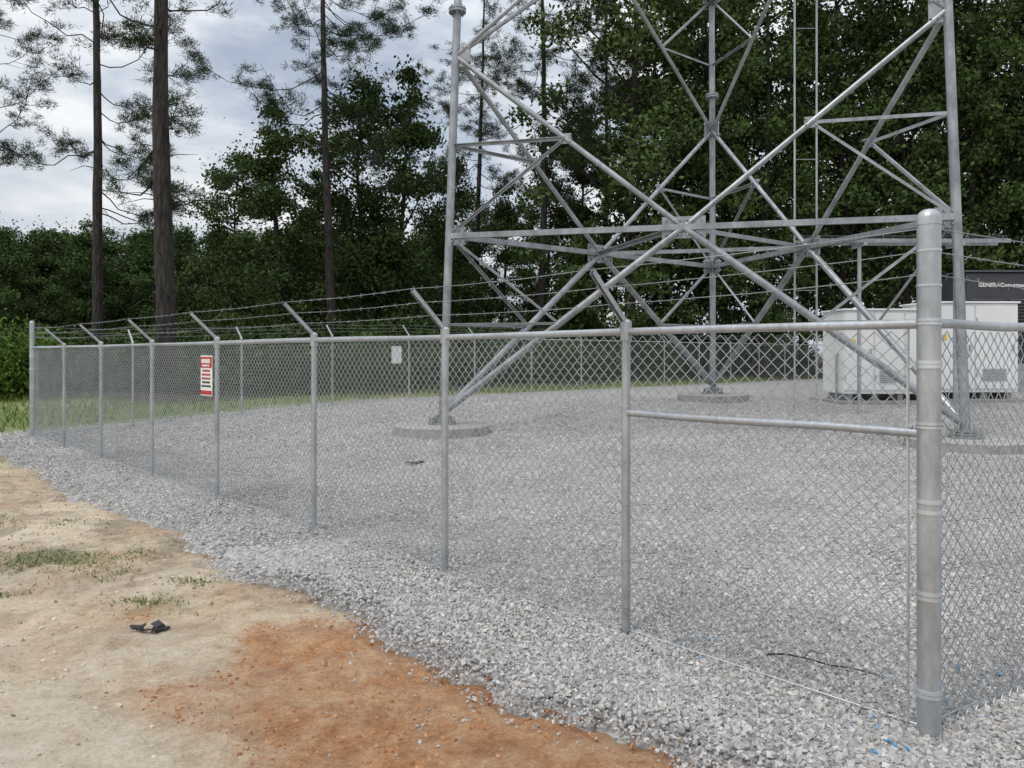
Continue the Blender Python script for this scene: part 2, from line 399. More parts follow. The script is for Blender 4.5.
M_CLOD=pebmat('clay_clods',[(0,(.24,.10,.04)),(.5,(.36,.17,.075)),(1,(.45,.25,.13))])
x,y=sample(22000,2.6,13);s,d=SD(x,y);cm=claymask(x,y);ok=(d>1.0)&(fbm(x*1.7,y*1.7,55)>.42)&(cm<.5);x,y=x[ok],y[ok]
r_=rng.uniform(0,1,len(x))**5*.014+.003
V,F=stones(np.stack([x,y,G(x,y)+relief(x,y)+r_*.1],1),r_,ico,icof)
obj('loose_soil_clods',np_mesh('loose_soil_clods',V,F,M_PEB),kind='stuff')
x,y=sample(50000,2.5,6.5);s,d=SD(x,y);cm=claymask(x,y);ok=(d>.85)&(cm>.5)&(fbm(x*4,y*4,155)>.5);x,y=x[ok],y[ok]
r_=rng.uniform(0,1,len(x))**7*.013+.002
V,F=stones(np.stack([x,y,G(x,y)+relief(x,y)-r_*.1],1),r_,ico,icof)
obj('clay_clods',np_mesh('clay_clods',V,F,M_CLOD),kind='stuff')

# grass blades
def blades(x,y,h0,h1,wd,flat=.8):
    n=len(x)
    h=rng.uniform(h0,h1,n);a=rng.uniform(0,2*np.pi,n);l=rng.uniform(.1,flat,n)*h;b=rng.uniform(0,2*np.pi,n)
    z=G(x,y)+relief(x,y)-.005
    wx=np.cos(a)*wd;wy=np.sin(a)*wd
    p0=np.stack([x-wx,y-wy,z],1);p1=np.stack([x+wx,y+wy,z],1);p2=np.stack([x+np.cos(b)*l,y+np.sin(b)*l,z+h],1)
    V=np.stack([p0,p1,p2],1).reshape(-1,3);F=np.arange(3*n).reshape(-1,3);return V,F
x=rng.uniform(-30,34,90000);y=rng.uniform(13,48,90000);s,d=SD(x,y)
sh_=sstep(19.2,21.5,s+5*(fbm(x*.5,y*.5,15,3)-.5)-5*sstep(-4,-2,d))
ok=((s>17.9)|(d>1.6))&(fbm(x*.5,y*.5,12)>.25)&(sh_<rng.uniform(.1,.9,len(x)))
V1,F1=blades(x[ok],y[ok],.08,.3,.012)
obj('meadow_grass',np_mesh('meadow_grass',V1,F1,M_GRASS),kind='stuff')
M_WEED=leafmat('low_weeds',[(.045,.08,.016),(.085,.125,.03),(.15,.17,.06)])
xs_=[];ys_=[]
for cx,cy,rr,n in((-3.9,6.2,.4,900),(-3.3,6.5,.3,400),(-2.5,5.2,.13,200),(-2.36,5.65,.12,180),(-3.0,5.9,.2,200),(-4.6,7.6,.4,400),(-3.6,5.4,.12,130)):
    xs_.append(rng.normal(cx,rr,n));ys_.append(rng.normal(cy,rr*.45,n))
x=np.concatenate(xs_);y=np.concatenate(ys_)
x2,y2=sample(26000,4.8,13);k2=rng.random(len(x2))<weedmask(x2,y2)*.8;x=np.concatenate([x,x2[k2]]);y=np.concatenate([y,y2[k2]])
s,d=SD(x,y);ok=(d>1.25)&(fbm(x*3,y*3,19)>.42)
V1,F1=blades(x[ok],y[ok],.008,.04,.006,1.8)
obj('sparse_grass',np_mesh('sparse_grass',V1,F1,M_WEED),kind='stuff')
x,y=sample(7000,3.2,12);s,d=SD(x,y);ok=(d>1.1)&(fbm(x*1.3,y*1.3,155)>.48)&((s>3.2)|(rng.random(len(x))<.1));x,y=x[ok],y[ok];n=len(x)
a=rng.uniform(0,6.28,n);l=rng.uniform(.02,.09,n);z=G(x,y)+relief(x,y)+.006
dx=np.cos(a)*l;dy=np.sin(a)*l;px_=-np.sin(a)*.0022;py_=np.cos(a)*.0022
V1=np.stack([np.stack([x-px_,y-py_,z],1),np.stack([x+px_,y+py_,z],1),np.stack([x+dx,y+dy,z+.008],1)],1).reshape(-1,3)
M_STRAW=plain('dry_straw',(.28,.22,.14),.9,.5,3)
obj('dry_grass_litter',np_mesh('dry_grass_litter',V1,np.arange(3*n).reshape(-1,3),M_STRAW),kind='stuff')

# ------------------------------------------------------------------ fences
H=1.83
def fabric(A,B,name,parent,z0=.05,z1=H-.02,D=.072,r=.0021):
    A=np.array(A);B=np.array(B);Lg=np.linalg.norm(B-A);dr=(B-A)/Lg;nr=np.array([-dr[1],dr[0]])
    nw=int(Lg/(D/2));nl=int((z1-z0)/(D/2))+1
    I,J=np.meshgrid(np.arange(nw),np.arange(nl),indexing='ij')
    odd=(I+J)%2
    sx=(I+odd)*D/2;zz=z0+J*D/2
    sx=sx+.004*(vnoise(sx*3,zz*3,4)-.5)+.006*(vnoise(sx*.9,zz*1.2,14)-.5)
    off=np.where(odd==1,.0018,-.0018)+.03*(fbm(sx*.9,zz*1.1,24,2)-.5)
    off=off+.012*(vnoise(sx*2.2,zz*.6,33)-.5)
    zz=zz+.01*(fbm(sx*1.3,zz*.8,44,2)-.5)
    cx=A[0]+dr[0]*sx+nr[0]*off;cy=A[1]+dr[1]*sx+nr[1]*off;cz=zz+G(cx,cy)
    V=np.zeros((nw,nl,3,3))
    for k in range(3):
        a=2*math.pi*k/3
        V[:,:,k,0]=cx+(dr[0]*math.cos(a)*1.3+nr[0]*math.sin(a))*r
        V[:,:,k,1]=cy+(dr[1]*math.cos(a)*1.3+nr[1]*math.sin(a))*r
        V[:,:,k,2]=cz
    base=((np.arange(nw)[:,None]*nl+np.arange(nl-1)[None,:])*3).ravel()
    F=np.concatenate([np.stack([base+k,base+(k+1)%3,base+3+(k+1)%3,base+3+k],1) for k in range(3)])
    me=np_mesh(name,V.reshape(-1,3),F,M_WIRE,True)
    return obj(name,me,parent)
def ring(mb,c,r,h,n=16):
    mb.tube([(c[0],c[1],c[2]-h/2),(c[0],c[1],c[2]+h/2)],r,n)
def dome(mb,c,r,n=18):
    mb.tube([(c[0],c[1],c[2]),(c[0],c[1],c[2]+.03),(c[0],c[1],c[2]+.045),(c[0],c[1],c[2]+.058),(c[0],c[1],c[2]+.067),(c[0],c[1],c[2]+.071)],[r*1.05,r*1.05,r*.97,r*.78,r*.48,r*.1],n)
def line_post(p,outd,parent,r=.026,arm=True,ties=True):
    g=Gs(*p);mb=MB();mb.tube([(p[0],p[1],g-.3),(p[0],p[1],g+H-.01)],r,16)
    if ties:
        for k in range(6):
            z=g+.2+k*.29+random.uniform(-.03,.03)
            mb.tube([(p[0],p[1],z),(p[0],p[1],z+.006)],r+.004,12)
            q=(p[0]+outd[0]*(r+.008),p[1]+outd[1]*(r+.008))
            mb.tube([(q[0]-outd[1]*.03,q[1]+outd[0]*.03,z-.02),(q[0],q[1],z+.003),(q[0]+outd[1]*.03,q[1]-outd[0]*.03,z+.02)],.002,4)
    obj('post',mb.mesh('line_post',M_POST,True),parent)
    if arm:
        mb=MB()
        mb.tube([(p[0],p[1],g+H-.075),(p[0],p[1],g+H-.02),(p[0],p[1],g+H+.035),(p[0],p[1],g+H+.05)],[r+.008,r+.008,r+.009,r*.6],14)
        a=Vector((p[0],p[1],g+H+.02));e=a+Vector((outd[0]*.30,outd[1]*.30,.285))
        dv=(e-a).normalized();sidev=Vector((-outd[1],outd[0],0));up=dv.cross(sidev)
        M=Matrix((dv,sidev,up)).transposed();Ln=(e-a).length
        mb.box(a+dv*Ln/2+sidev*.012,(Ln,.004,.028),M);mb.box(a+dv*Ln/2-sidev*.012,(Ln,.004,.028),M);mb.box(a+dv*Ln/2+up*.015,(Ln,.026,.004),M)
        obj('barb_arm',mb.mesh('barb_arm',M_POST),parent)
def rail(A,B,z,parent,name='top_rail',r=.021,seg=14):
    mb=MB();pts=[]
    for i in range(seg+1):
        t=i/seg;x=A[0]+(B[0]-A[0])*t;y=A[1]+(B[1]-A[1])*t;pts.append((x,y,Gs(x,y)+z+.004*math.sin(i*1.7)))
    mb.tube(pts,r,12);obj(name,mb.mesh(name,M_POST,True),parent)
def strand(mb,P,sag=.012):
    pts=[]
    for a,b in zip(P[:-1],P[1:]):
        a=Vector(a);b=Vector(b)
        for k in range(6):
            t=k/6;q=a.lerp(b,t);q.z-=4*sag*t*(1-t)*random.uniform(.8,1.2);pts.append(q)
    pts.append(Vector(P[-1]))
    mb.tube(pts,.0021,4)
    for a,b in zip(pts[:-1],pts[1:]):
        Lx=(b-a).length;n=max(1,int(Lx/.125))
        for k in range(n):
            q=a.lerp(b,(k+random.random()*.3)/n);dr=(b-a).normalized()
            for _ in range(2):
                v=Vector((random.gauss(0,1),random.gauss(0,1),random.gauss(0,1)));v=(v-dr*v.dot(dr)).normalized()*.018+dr*random.uniform(-.006,.006)
                mb.tube([q-v,q+v],.0013,3)
def onl(px):
    u=(px-512)/769;y=5.23/(1+1.06*u);return (u*y,y)
post_px=[626,445,314,217,152,101,64]
PF=[onl(p) for p in post_px];P8=onl(32);c0=tuple(C0)
front=top('chain_link_fence',(*c0,0),'long galvanised chain-link fence with barbed wire arms on gravel','fence','fence runs around the tower yard')
def fixchildren(e):
    bpy.context.view_layer.update()
    for ch in e.children:
        ch.matrix_parent_inverse=e.matrix_world.inverted()
for p in PF: line_post(p,FN,front)
def terminal(p,parent,zt=2.25,r=.0475,bands=True,dirs=()):
    g=Gs(*p);mb=MB();mb.tube([(p[0],p[1],g-.3),(p[0],p[1],g+zt-.05)],r,24);dome(mb,(p[0],p[1],g+zt-.06),r,24)
    obj('corner_post',mb.mesh('corner_post',M_POST,True),parent)
    for di,dv in enumerate(dirs):
        for z in ((.2,.62,1.0,1.36,1.62,1.80) if di==0 else (.22,.65,1.03,1.38,1.64,1.815)):
            mb=MB();z+=random.uniform(-.01,.01)
            ring(mb,(p[0],p[1],g+z),r+.004,.016,20)
            q=Vector((p[0]+dv[0]*(r+.02),p[1]+dv[1]*(r+.02),g+z));M=Matrix((Vector((dv[0],dv[1],0)),Vector((-dv[1],dv[0],0)),Vector((0,0,1)))).transposed()
            mb.box(q,(.05,.008,.016),M);mb.tube([q+Vector((-dv[1]*.018,dv[0]*.018,0)),q+Vector((dv[1]*.02,-dv[0]*.02,0))],.007,6)
            obj('tension_band',mb.mesh('tension_band',M_BRIGHTM,True),parent)
    for z in (1.97,2.12):
        mb=MB();ring(mb,(p[0],p[1],g+z),r+.003,.009,20);obj('wire_band',mb.mesh('wire_band',M_BRIGHTM,True),parent)
    for dv in dirs:
        q=(p[0]+dv[0]*.085,p[1]+dv[1]*.085);mb=MB();mb.tube([(q[0],q[1],g+.06),(q[0],q[1],g+H-.03)],.0075,6)
        obj('tension_bar',mb.mesh('tension_bar',M_WIRE),parent)
RD=np.array([.85,.525]);RD/=np.linalg.norm(RD)
BD=-FN.copy()
terminal(c0,front,2.29,dirs=(FD,RD))
terminal(P8,front,2.33,dirs=(-FD,BD))
fabric((C0[0]+FD[0]*.08,C0[1]+FD[1]*.08),P8,'mesh_fabric',front,r=.0029)
rail(c0,P8,H-.025,front)
rail((C0[0]+FD[0]*.04,C0[1]+FD[1]*.04),PF[0],1.33,front,'brace_rail',.021,4)
for fr_,k in((.35,0),(.67,1),(1.0,2)):
    mb=MB()
    P=[(c0[0],c0[1],2.22-.1*(2-k))]
    for p in PF: P.append((p[0]+FN[0]*.3*fr_,p[1]+FN[1]*.3*fr_,Gs(*p)+H+.02+.285*fr_+.015))
    P.append((P8[0],P8[1],Gs(*P8)+2.22-.1*(2-k)))
    strand(mb,P)
    obj('barbed_wire',mb.mesh('barbed_wire',M_BARB),front)
mb=MB()
P=[(*c0,.06)]+[(p[0],p[1],Gs(*p)+.06) for p in PF]+[(*P8,Gs(*P8)+.06)]
mb.tube(P,.0025,4);obj('tension_wire',mb.mesh('tension_wire',M_WIRE),front)
fixchildren(front)
RE=(C0[0]+RD[0]*3.0,C0[1]+RD[1]*3.0)
rf=top('chain_link_fence',(*RE,0),'short chain-link fence run meeting the thick corner post','fence','fence runs around the tower yard')
line_post(RE,(RD[1],-RD[0]),rf)
fabric((C0[0]+RD[0]*.08,C0[1]+RD[1]*.08),RE,'mesh_fabric',rf,r=.0029)
rail(c0,RE,H-.025,rf);rail(c0,RE,.08,rf,'bottom_rail',.004)
for k in range(3):
    mb=MB()
    strand(mb,[(c0[0],c0[1],2.02+.1*k),(RE[0]+RD[1]*.1*(k+1),RE[1]-RD[0]*.1*(k+1),H+.11*(k+1))])
    obj('barbed_wire',mb.mesh('barbed_wire',M_BARB),rf)
fixchildren(rf)
bf=top('chain_link_fence',(*P8,Gs(*P8)),'far chain-link fence with barbed wire in front of dark woods','fence','fence runs around the tower yard')
BP=[]
t=1.9
while t<44:
    BP.append((P8[0]+BD[0]*t,P8[1]+BD[1]*t));t+=2.45
for p in BP: line_post(p,FD,bf,ties=False)
fabric(P8,BP[-1],'mesh_fabric',bf,r=.0018)
rail(P8,BP[-1],H-.025,bf,seg=40)
for fr_,k in((.35,0),(.67,1),(1.0,2)):
    mb=MB()
    strand(mb,[(P8[0],P8[1],Gs(*P8)+2.02+.1*k)]+[(p[0]+FD[0]*.3*fr_,p[1]+FD[1]*.3*fr_,Gs(*p)+H+.035+.285*fr_) for p in BP])
    obj('barbed_wire',mb.mesh('barbed_wire',M_BARB),bf)
fixchildren(bf)

# ------------------------------------------------------------------ signs
def sign(cen,ax,nrm,wd,ht,label,red=True):
    e=top('warning_sign' if red else 'notice_sign',cen,label,'sign')
    ax=Vector(ax).normalized();nrm=Vector(nrm).normalized();M=Matrix((ax,nrm,Vector((0,0,1)))).transposed()
    def bx(nm,items,lift,mat):
        mb=MB()
        for (a,b,c,d) in items:
            mb.box(ax*a+Vector((0,0,b))+nrm*lift,(c,.003,d),M)
        return obj(nm,mb.mesh(nm,mat),e)
    bx('panel',[(0,0,wd,ht)],0,M_SIGNW)
    if red:
        bx('header',[(0,ht*.33,wd*.94,ht*.27)],.004,M_RED)
        r2=random.Random(3)
        def words(z,h,wf,n):
            it=[];ws=[r2.uniform(.6,1.4) for _ in range(n)];tot=sum(ws)*1.25;x=-wd*wf/2
            for q in ws:
                q=q/tot*wd*wf*1.0;it.append((x+q/2,z,q,h));x+=q*1.25
            return it
        bx('header_lettering',words(ht*.36,ht*.10,.74,5),.008,M_SIGNW)
        bx('header_lettering',words(ht*.25,ht*.045,.6,4),.008,M_SIGNW)
        for k in range(5):
            bx('printed_line',words(ht*(.12-.095*k),ht*.045,r2.uniform(.6,.85),4),.004,M_RED if k<3 else M_SIGNK)
        bx('footer',[(0,-ht*.42,wd*.94,ht*.10)],.004,M_RED)
    return e
q=onl(209)
sign((q[0]+FN[0]*.03,q[1]+FN[1]*.03,1.43),(-FD[0],-FD[1],0),(FN[0],FN[1],0),.34,.47,'red and white warning sign wired to the chain-link mesh')
bx_,by_=P8[0]+BD[0]*8.8,P8[1]+BD[1]*8.8
sign((bx_-FD[0]*.04,by_-FD[1]*.04,Gs(bx_,by_)+1.3),(BD[0],BD[1],0),(-FD[0],-FD[1],0),.34,.48,'plain white notice sign on the far fence',False)

# ------------------------------------------------------------------ tower
LEG=[np.array([-1.44,15.85]),np.array([5.62,21.5]),np.array([8.0,13.55])]
cen=sum(LEG)/3
GZ=[Gs(*l)+.2 for l in LEG]
def legp(i,z):
    l=LEG[i];dv=cen-l;dv=dv/np.linalg.norm(dv);q=l+dv*.036*z;return Vector((q[0],q[1],z))
tower=top('lattice_tower',(cen[0],cen[1],.2),'galvanised steel three-legged lattice tower standing on concrete footings','tower')
LV=[0,7.85,14.6,20.8,26.4,31.5]
for i in range(3):
    mb=MB();mb.tube([legp(i,GZ[i]),legp(i,LV[-1])],[.088,.06],16)
    for z in (GZ[i]+.06,8.75,18,27):
        p=legp(i,z);mb.tube([p,p+Vector((0,0,.04))],.18,16);mb.tube([p+Vector((0,0,.055)),p+Vector((0,0,.095))],.18,16)
        for k in range(8):
            a=k*math.pi/4;q=p+Vector((math.cos(a)*.145,math.sin(a)*.145,0));mb.tube([q-Vector((0,0,.04)),q+Vector((0,0,.14))],.014,6)
    obj('leg',mb.mesh('leg',M_TOWER,True),tower)
def brace(nm,a,b,r=.05,kind='tube'):
    mb=MB()
    if kind=='tube': mb.tube([a,b],r,10)
    else: mb.angle(a,b,r*2)
    obj(nm,mb.mesh(nm,M_TOWER,kind=='tube'),tower)
def gusset(c,ax,nrm,w_,h_,bn):
    M=Matrix((ax,nrm,Vector((0,0,1)))).transposed();mb=MB();mb.box(c,(w_,.026,h_),M)
    for a in range(bn):
        for b_ in (-1,1):
            q=c+ax*(w_*(-.4+.8*a/(bn-1)))+Vector((0,0,b_*h_*.33))
            mb.tube([q-nrm*.065,q+nrm*.065],.022,6)
    obj('gusset_plate',mb.mesh('gusset_plate',M_TOWER),tower)
mids={}
for pi in range(len(LV)-1):
    z0,z1=LV[pi],LV[pi+1]
    for f,(i,j) in enumerate(((0,2),(0,1),(1,2))):
        a0=legp(i,z0 if pi else GZ[i]+.24);b0=legp(j,z0 if pi else GZ[j]+.24);a1=legp(i,z1);b1=legp(j,z1)
        zm=z0+(z1-z0)*.525;am=legp(i,zm);bm=legp(j,zm);mid=(am+bm)/2
        r=.053-.005*pi
        rl=.070 if pi==0 else r
        for A_,B_,q_ in((a0,mid,rl),(mid,b1,r),(b0,mid,rl),(mid,a1,r)):
            brace('diagonal_brace',A_,B_,q_)
        nrm=(bm-am).cross(Vector((0,0,1))).normalized()
        brace('horizontal_brace',am+nrm*.06,bm+nrm*.06,.056,'angle')
        brace('horizontal_brace',am-nrm*.08,bm-nrm*.08,.044,'angle')
        ax=(bm-am).normalized()
        gusset(mid,ax,nrm,.82,.42,6)
        if pi<3:
            gusset(am+ax*.20,ax,nrm,.32,.36,3);gusset(bm-ax*.20,ax,nrm,.32,.36,3)
            gusset(a1+ax*.17,ax,nrm,.30,.46,3);gusset(b1-ax*.17,ax,nrm,.30,.46,3)
        mids[(pi,f)]=mid
        if pi<2:
            for lg,low,hi in((i,a0,a1),(j,b0,b1)):
                q1=(low+mid)/2;q2=(mid+hi)/2
                gusset(q2,ax,nrm,.24,.2,2)
                brace('secondary_brace',q1,legp(lg,q1.z),.024,'angle')
                brace('secondary_brace',q2,legp(lg,q2.z),.032,'angle')
                brace('secondary_brace',q1,legp(lg,zm),.026,'angle')
                brace('secondary_brace',q2,legp(lg,zm),.026,'angle')
    for a,b in((0,1),(1,2),(0,2)):
        brace('plan_brace',mids[(pi,a)],mids[(pi,b)],.045,'angle')
fixchildren(tower)
for i in range(3):
    l=LEG[i];g=Gs(*l);e=top('concrete_footing',(l[0],l[1],g),'round concrete footing with steel base plate in gravel','concrete base','tower footings')
    mb=MB();mb.tube([(0,0,-.3),(0,0,.19),(0,0,.21),(0,0,.212)],[.98,.98,.955,.02],48,False);obj('pad',mb.mesh('pad',M_CONC,True),e)
    mb=MB();mb.tube([(0,0,.21),(0,0,.25)],.3,20);obj('base_plate',mb.mesh('base_plate',M_TOWER),e)
    for k in range(8):
        mb=MB();a=k*math.pi/4;mb.tube([(math.cos(a)*.25,math.sin(a)*.25,.25),(math.cos(a)*.25,math.sin(a)*.25,.36)],.018,6)
        obj('anchor_bolt',mb.mesh('anchor_bolt',M_TOWER),e)
lad=top('cable_ladder',(6.95,18.2,.3),'slim vertical steel cable ladder rising inside the tower','ladder')
for x in(-.26,.26):
    mb=MB();mb.tube([(x,0,0),(x,0,31)],.024,8);obj('rail',mb.mesh('rail',M_POST,True),lad)
for k in range(9):
    mb=MB();mb.tube([(-.26,0,2.9+k*3.1),(.26,0,2.9+k*3.1)],.009,6);obj('rung',mb.mesh('rung',M_TOWER),lad)
ib=top('cable_bridge',(9.4,18.6,.3),'galvanised overhead cable bridge on posts beside equipment cabinet','cable bridge')
mb=MB()
for y in(-.25,.25): mb.box((.2,y,4.1),(4.6,.04,.09))
for k in range(19): mb.box((-2.0+k*.245,0,4.15),(.03,.5,.02))
obj('grating',mb.mesh('grating',M_TOWER),ib)
for x in(-1.0,1.32):
    mb=MB();mb.tube([(x,0,-.3),(x,0,4.25)],.045,12);mb.box((x,0,4.02),(.08,.7,.06));obj('post',mb.mesh('post',M_POST,True),ib)
for k in range(3):
    mb=MB();mb.tube([(-2.4,-.12+.1*k,4.22),(2.5,-.12+.1*k,4.22)],.022,8)
    obj('cable',mb.mesh('cable',M_BLACK,True),ib)

# ------------------------------------------------------------------ cabinets
def cabinet(loc,w_,d_,h_,ndoor,label,rotz=0.0,lift=.2):
    e=top('equipment_cabinet',loc,label,'equipment cabinet','white equipment cabinets')
    e.rotation_euler[2]=rotz
    mb=MB();mb.box((0,d_/2,.04),(w_+.5,d_+.5,.10));obj('slab',mb.mesh('slab',M_CONC),e)
    for x in(-w_*.42,-w_*.14,w_*.14,w_*.42):
        mb=MB();mb.box((x,d_/2,.09+lift/2-.02),(.14,d_*.9,lift-.04));obj('skid',mb.mesh('skid',M_GREYTRIM),e)
    z0=.07+lift
    mb=MB();mb.box((0,d_/2,z0+h_/2),(w_,d_,h_));o=obj('body',mb.mesh('body',M_WHITE),e);bv=o.modifiers.new('b','BEVEL');bv.width=.02;bv.segments=2
    mb=MB();mb.box((0,d_/2,z0+h_+.028),(w_+.1,d_+.12,.05));o=obj('roof',mb.mesh('roof',M_WHITE),e);bv=o.modifiers.new('b','BEVEL');bv.width=.012
    dw=w_/ndoor
    for k in range(ndoor):
        x=-w_/2+dw*(k+.5)
        dmb=MB();dmb.box((x,-.018,z0+.02+h_/2),(dw-.045,.03,h_-.16));o=obj('door',dmb.mesh('door',M_WHITE),e)
        bv=o.modifiers.new('b','BEVEL');bv.width=.007
        hm=MB();hm.box((x+dw*.37,-.052,z0+h_*.5),(.035,.04,.18));ho=obj('handle',hm.mesh('handle',M_GREYTRIM),e);ho.parent=o
        if k%2==1:
            lm=MB();zl=z0+h_*.14
            for j in range(7):
                M=Matrix.Rotation(math.radians(35),3,'X');lm.box((x-dw*.06,-.042,zl+j*.05),(dw*.55,.035,.008),M)
            lo=obj('louvre',lm.mesh('louvre',M_GREYTRIM),e);lo.parent=o
        for zz in (.2,.82):
            tm=MB();tm.box((x-dw*.46,-.042,z0+h_*zz),(.025,.018,.11));to=obj('hinge',tm.mesh('hinge',M_GREYTRIM),e);to.parent=o
    mb=MB();mb.box((-w_/2+dw*.3,-.038,z0+h_*.62),(.12,.006,.15));obj('warning_label',mb.mesh('warning_label',M_YEL),e)
    mb=MB();mb.tube([(-w_/2-.06,.3,-.1),(-w_/2-.06,.3,z0+h_*.45),(-w_/2+.01,.3,z0+h_*.5)],.03,8);obj('conduit',mb.mesh('conduit',M_GREYTRIM,True),e)
    return e
cabinet((10.05,20.5,Gs(10,20.5)+.02),2.45,1.3,2.22,3,'white steel equipment cabinet with three doors on raised skids',.02)
cabinet((12.57,20.9,Gs(12.5,21)+.02),2.4,1.5,2.42,2,'slightly taller white equipment cabinet on raised skids',.02)
gx,gy=18.0,26.0;gz=Gs(gx,gy)
gen=top('generator',(gx,gy,gz),'large dark grey standby generator enclosure with white lettering','generator')
mb=MB();mb.box((0,1.2,.5),(5.4,2.4,1.0));obj('fuel_tank',mb.mesh('fuel_tank',M_GREYTRIM),gen)
mb=MB();mb.box((0,1.2,2.55),(5.2,2.3,3.1));o=obj('enclosure',mb.mesh('enclosure',M_DARK),gen);bv=o.modifiers.new('b','BEVEL');bv.width=.06;bv.segments=2
mb=MB();mb.box((0,1.2,4.13),(5.35,2.45,.06));obj('roof',mb.mesh('roof',M_LOUV,False),gen)
for k in range(4):
    mb=MB()
    for j in range(16): mb.box((-1.95+1.3*k,-.02-.002,1.5+j*.11),(1.05,.07,.03),Matrix.Rotation(.6,3,'X'))
    obj('louvre',mb.mesh('louvre',M_LOUV),gen)
def text(body,size,loc,mat,parent,nm='lettering'):
    cu=bpy.data.curves.new(nm,'FONT');cu.body=body;cu.size=size;cu.extrude=.004;cu.offset=.005;cu.align_x='LEFT';cu.space_character=1.04
    t=bpy.data.objects.new(nm,cu);COL.objects.link(t);bpy.context.view_layer.update()
    me=bpy.data.meshes.new_from_object(t.evaluated_get(bpy.context.evaluated_depsgraph_get()));bpy.data.objects.remove(t)
    me.materials.clear();me.materials.append(mat)
    o=obj(nm,me,parent,loc);o.rotation_euler=(math.pi/2,0,0);return o
text('GENERAC',.19,(-2.22,.02,3.60),M_SIGNW,gen)
text('INDUSTRIAL',.12,(-1.33,.02,3.60),M_SIGNW,gen)

# ------------------------------------------------------------------ debris
def debris(name,loc,label,cat,fn):
    mb=MB();fn(mb);me=mb.mesh(name,M_BLACK);o=obj(name,me,None,loc);o['label']=label;o['category']=cat;return o
def scrap(mb):
    for k in range(9):
        M=Matrix.Rotation(random.uniform(0,6),3,'Z')@Matrix.Rotation(random.uniform(-.5,.5),3,'X')
        mb.box((random.uniform(-.1,.1),random.uniform(-.05,.05),random.uniform(.01,.035)),(random.uniform(.04,.12),random.uniform(.015,.05),random.uniform(.004,.015)),M)
debris('plastic_scrap',(-2.20,4.66,float(relief(-2.2,4.66))),'crumpled black plastic scrap lying on bare dirt','debris',scrap)
debris('plastic_scrap',(-1.43,11.4,.05),'crumpled black plastic scrap lying on gravel','debris',scrap)
def twig(mb):
    P=[(0,0,.05),(.08,-.06,.075),(.17,-.1,.07),(.28,-.19,.065),(.36,-.2,.06),(.47,-.3,.06)];mb.tube(P,[.006,.006,.005,.005,.004,.003],6)
    mb.tube([P[2],(.22,-.05,.09),(.3,-.06,.07)],.003,5)
debris('dead_branch',(1.37,4.15,.005),'thin dark twig lying on the gravel','twig',twig)
M_BLUE=plain('blue_marking_paint',(.12,.3,.5),.6,.4,60)
bp=[]
for cx,cy,n in((1.62,3.28,9),(2.05,3.6,8),(1.0,4.3,5),(2.3,3.9,5)):
    for _ in range(n): bp.append((cx+random.gauss(0,.12),cy+random.gauss(0,.12),.053))
bp=np.array(bp);V,F=stones(bp,rng.uniform(.006,.012,len(bp)),cub,cubf,.28)
obj('blue_marked_gravel',np_mesh('blue_marked_gravel',V,F,M_BLUE),kind='stuff')

# ------------------------------------------------------------------ trees
def leafquads(P,size,nrmbias=.4):
    n=len(P);a=rng.normal(size=(n,3));a/=np.linalg.norm(a,axis=1)[:,None]
    b=rng.normal(size=(n,3));b-=a*(a*b).sum(1)[:,None];b/=np.linalg.norm(b,axis=1)[:,None]
    s=rng.uniform(size*.6,size*1.3,n)[:,None]
    V=np.stack([P-a*s*.6,P-b*s*.33+a*s*.05,P+a*s*.6,P+b*s*.33+a*s*.05],1).reshape(-1,3)
    return V,np.arange(4*n).reshape(-1,4)
def broadleaf(Ht,R,zb,leaf,ncl,nl,seed,sq=.75,cs=.24,out=.16):
    random.seed(seed)
    mb=MB();tr=[];x=y=0
    for i in range(9):
        z=Ht*.9*i/8;tr.append((x,y,z));x+=random.gauss(0,.13);y+=random.gauss(0,.13)
    r0=Ht*.010+.06;mb.tube(tr,[r0*(1.25 if i==0 else 1-.105*i) for i in range(9)],8)
    cl=[]
    for k in range(ncl):
        t=((k+.5)/ncl);z=zb+(Ht-zb)*t
        prof=math.sin(math.pi*min(1,(t*.86+.14)))**.6
        a=random.uniform(0,6.283);rr=R*prof*random.uniform(.3,1.12)*(.8+.35*math.sin(3*a+seed))
        c=Vector((math.cos(a)*rr,math.sin(a)*rr,z+random.gauss(0,.4)));cl.append((c,random.uniform(.4,1.15)*R*cs))
        if k%2==0 and z>Ht*.2:
            zi=max(Ht*.12,z-rr*.7);i=min(7,int(zi/(Ht*.9)*8));s0=Vector(tr[i]).lerp(Vector(tr[i+1]),min(1,zi/(Ht*.9)*8-i))
            m_=s0.lerp(c,.5)+Vector((0,0,-.1*rr));mb.tube([s0,m_,c],[r0*.3,r0*.18,.02],5)
    pts=[]
    for c,s in cl:
        n=int(nl*(s/(R*.2))**1.5)
        q=rng.normal(size=(n,3));q/=np.linalg.norm(q,axis=1)[:,None];q*=(rng.uniform(0,1,n)**.5)[:,None]
        q=q*np.array([s*1.25,s*1.25,s*sq]);q[:,2]-=.25*(q[:,0]**2+q[:,1]**2)/max(s,.3);q+=np.array(c);pts.append(q)
        m_=int(n*out);q=rng.normal(size=(m_,3))*s*.8+np.array(c);pts.append(q)
    P=np.concatenate(pts);V,F=leafquads(P,leaf)
    return mb.mesh('broadleaf_trunk',M_BARK,True),np_mesh('broadleaf_crown',V,F,M_LEAF)
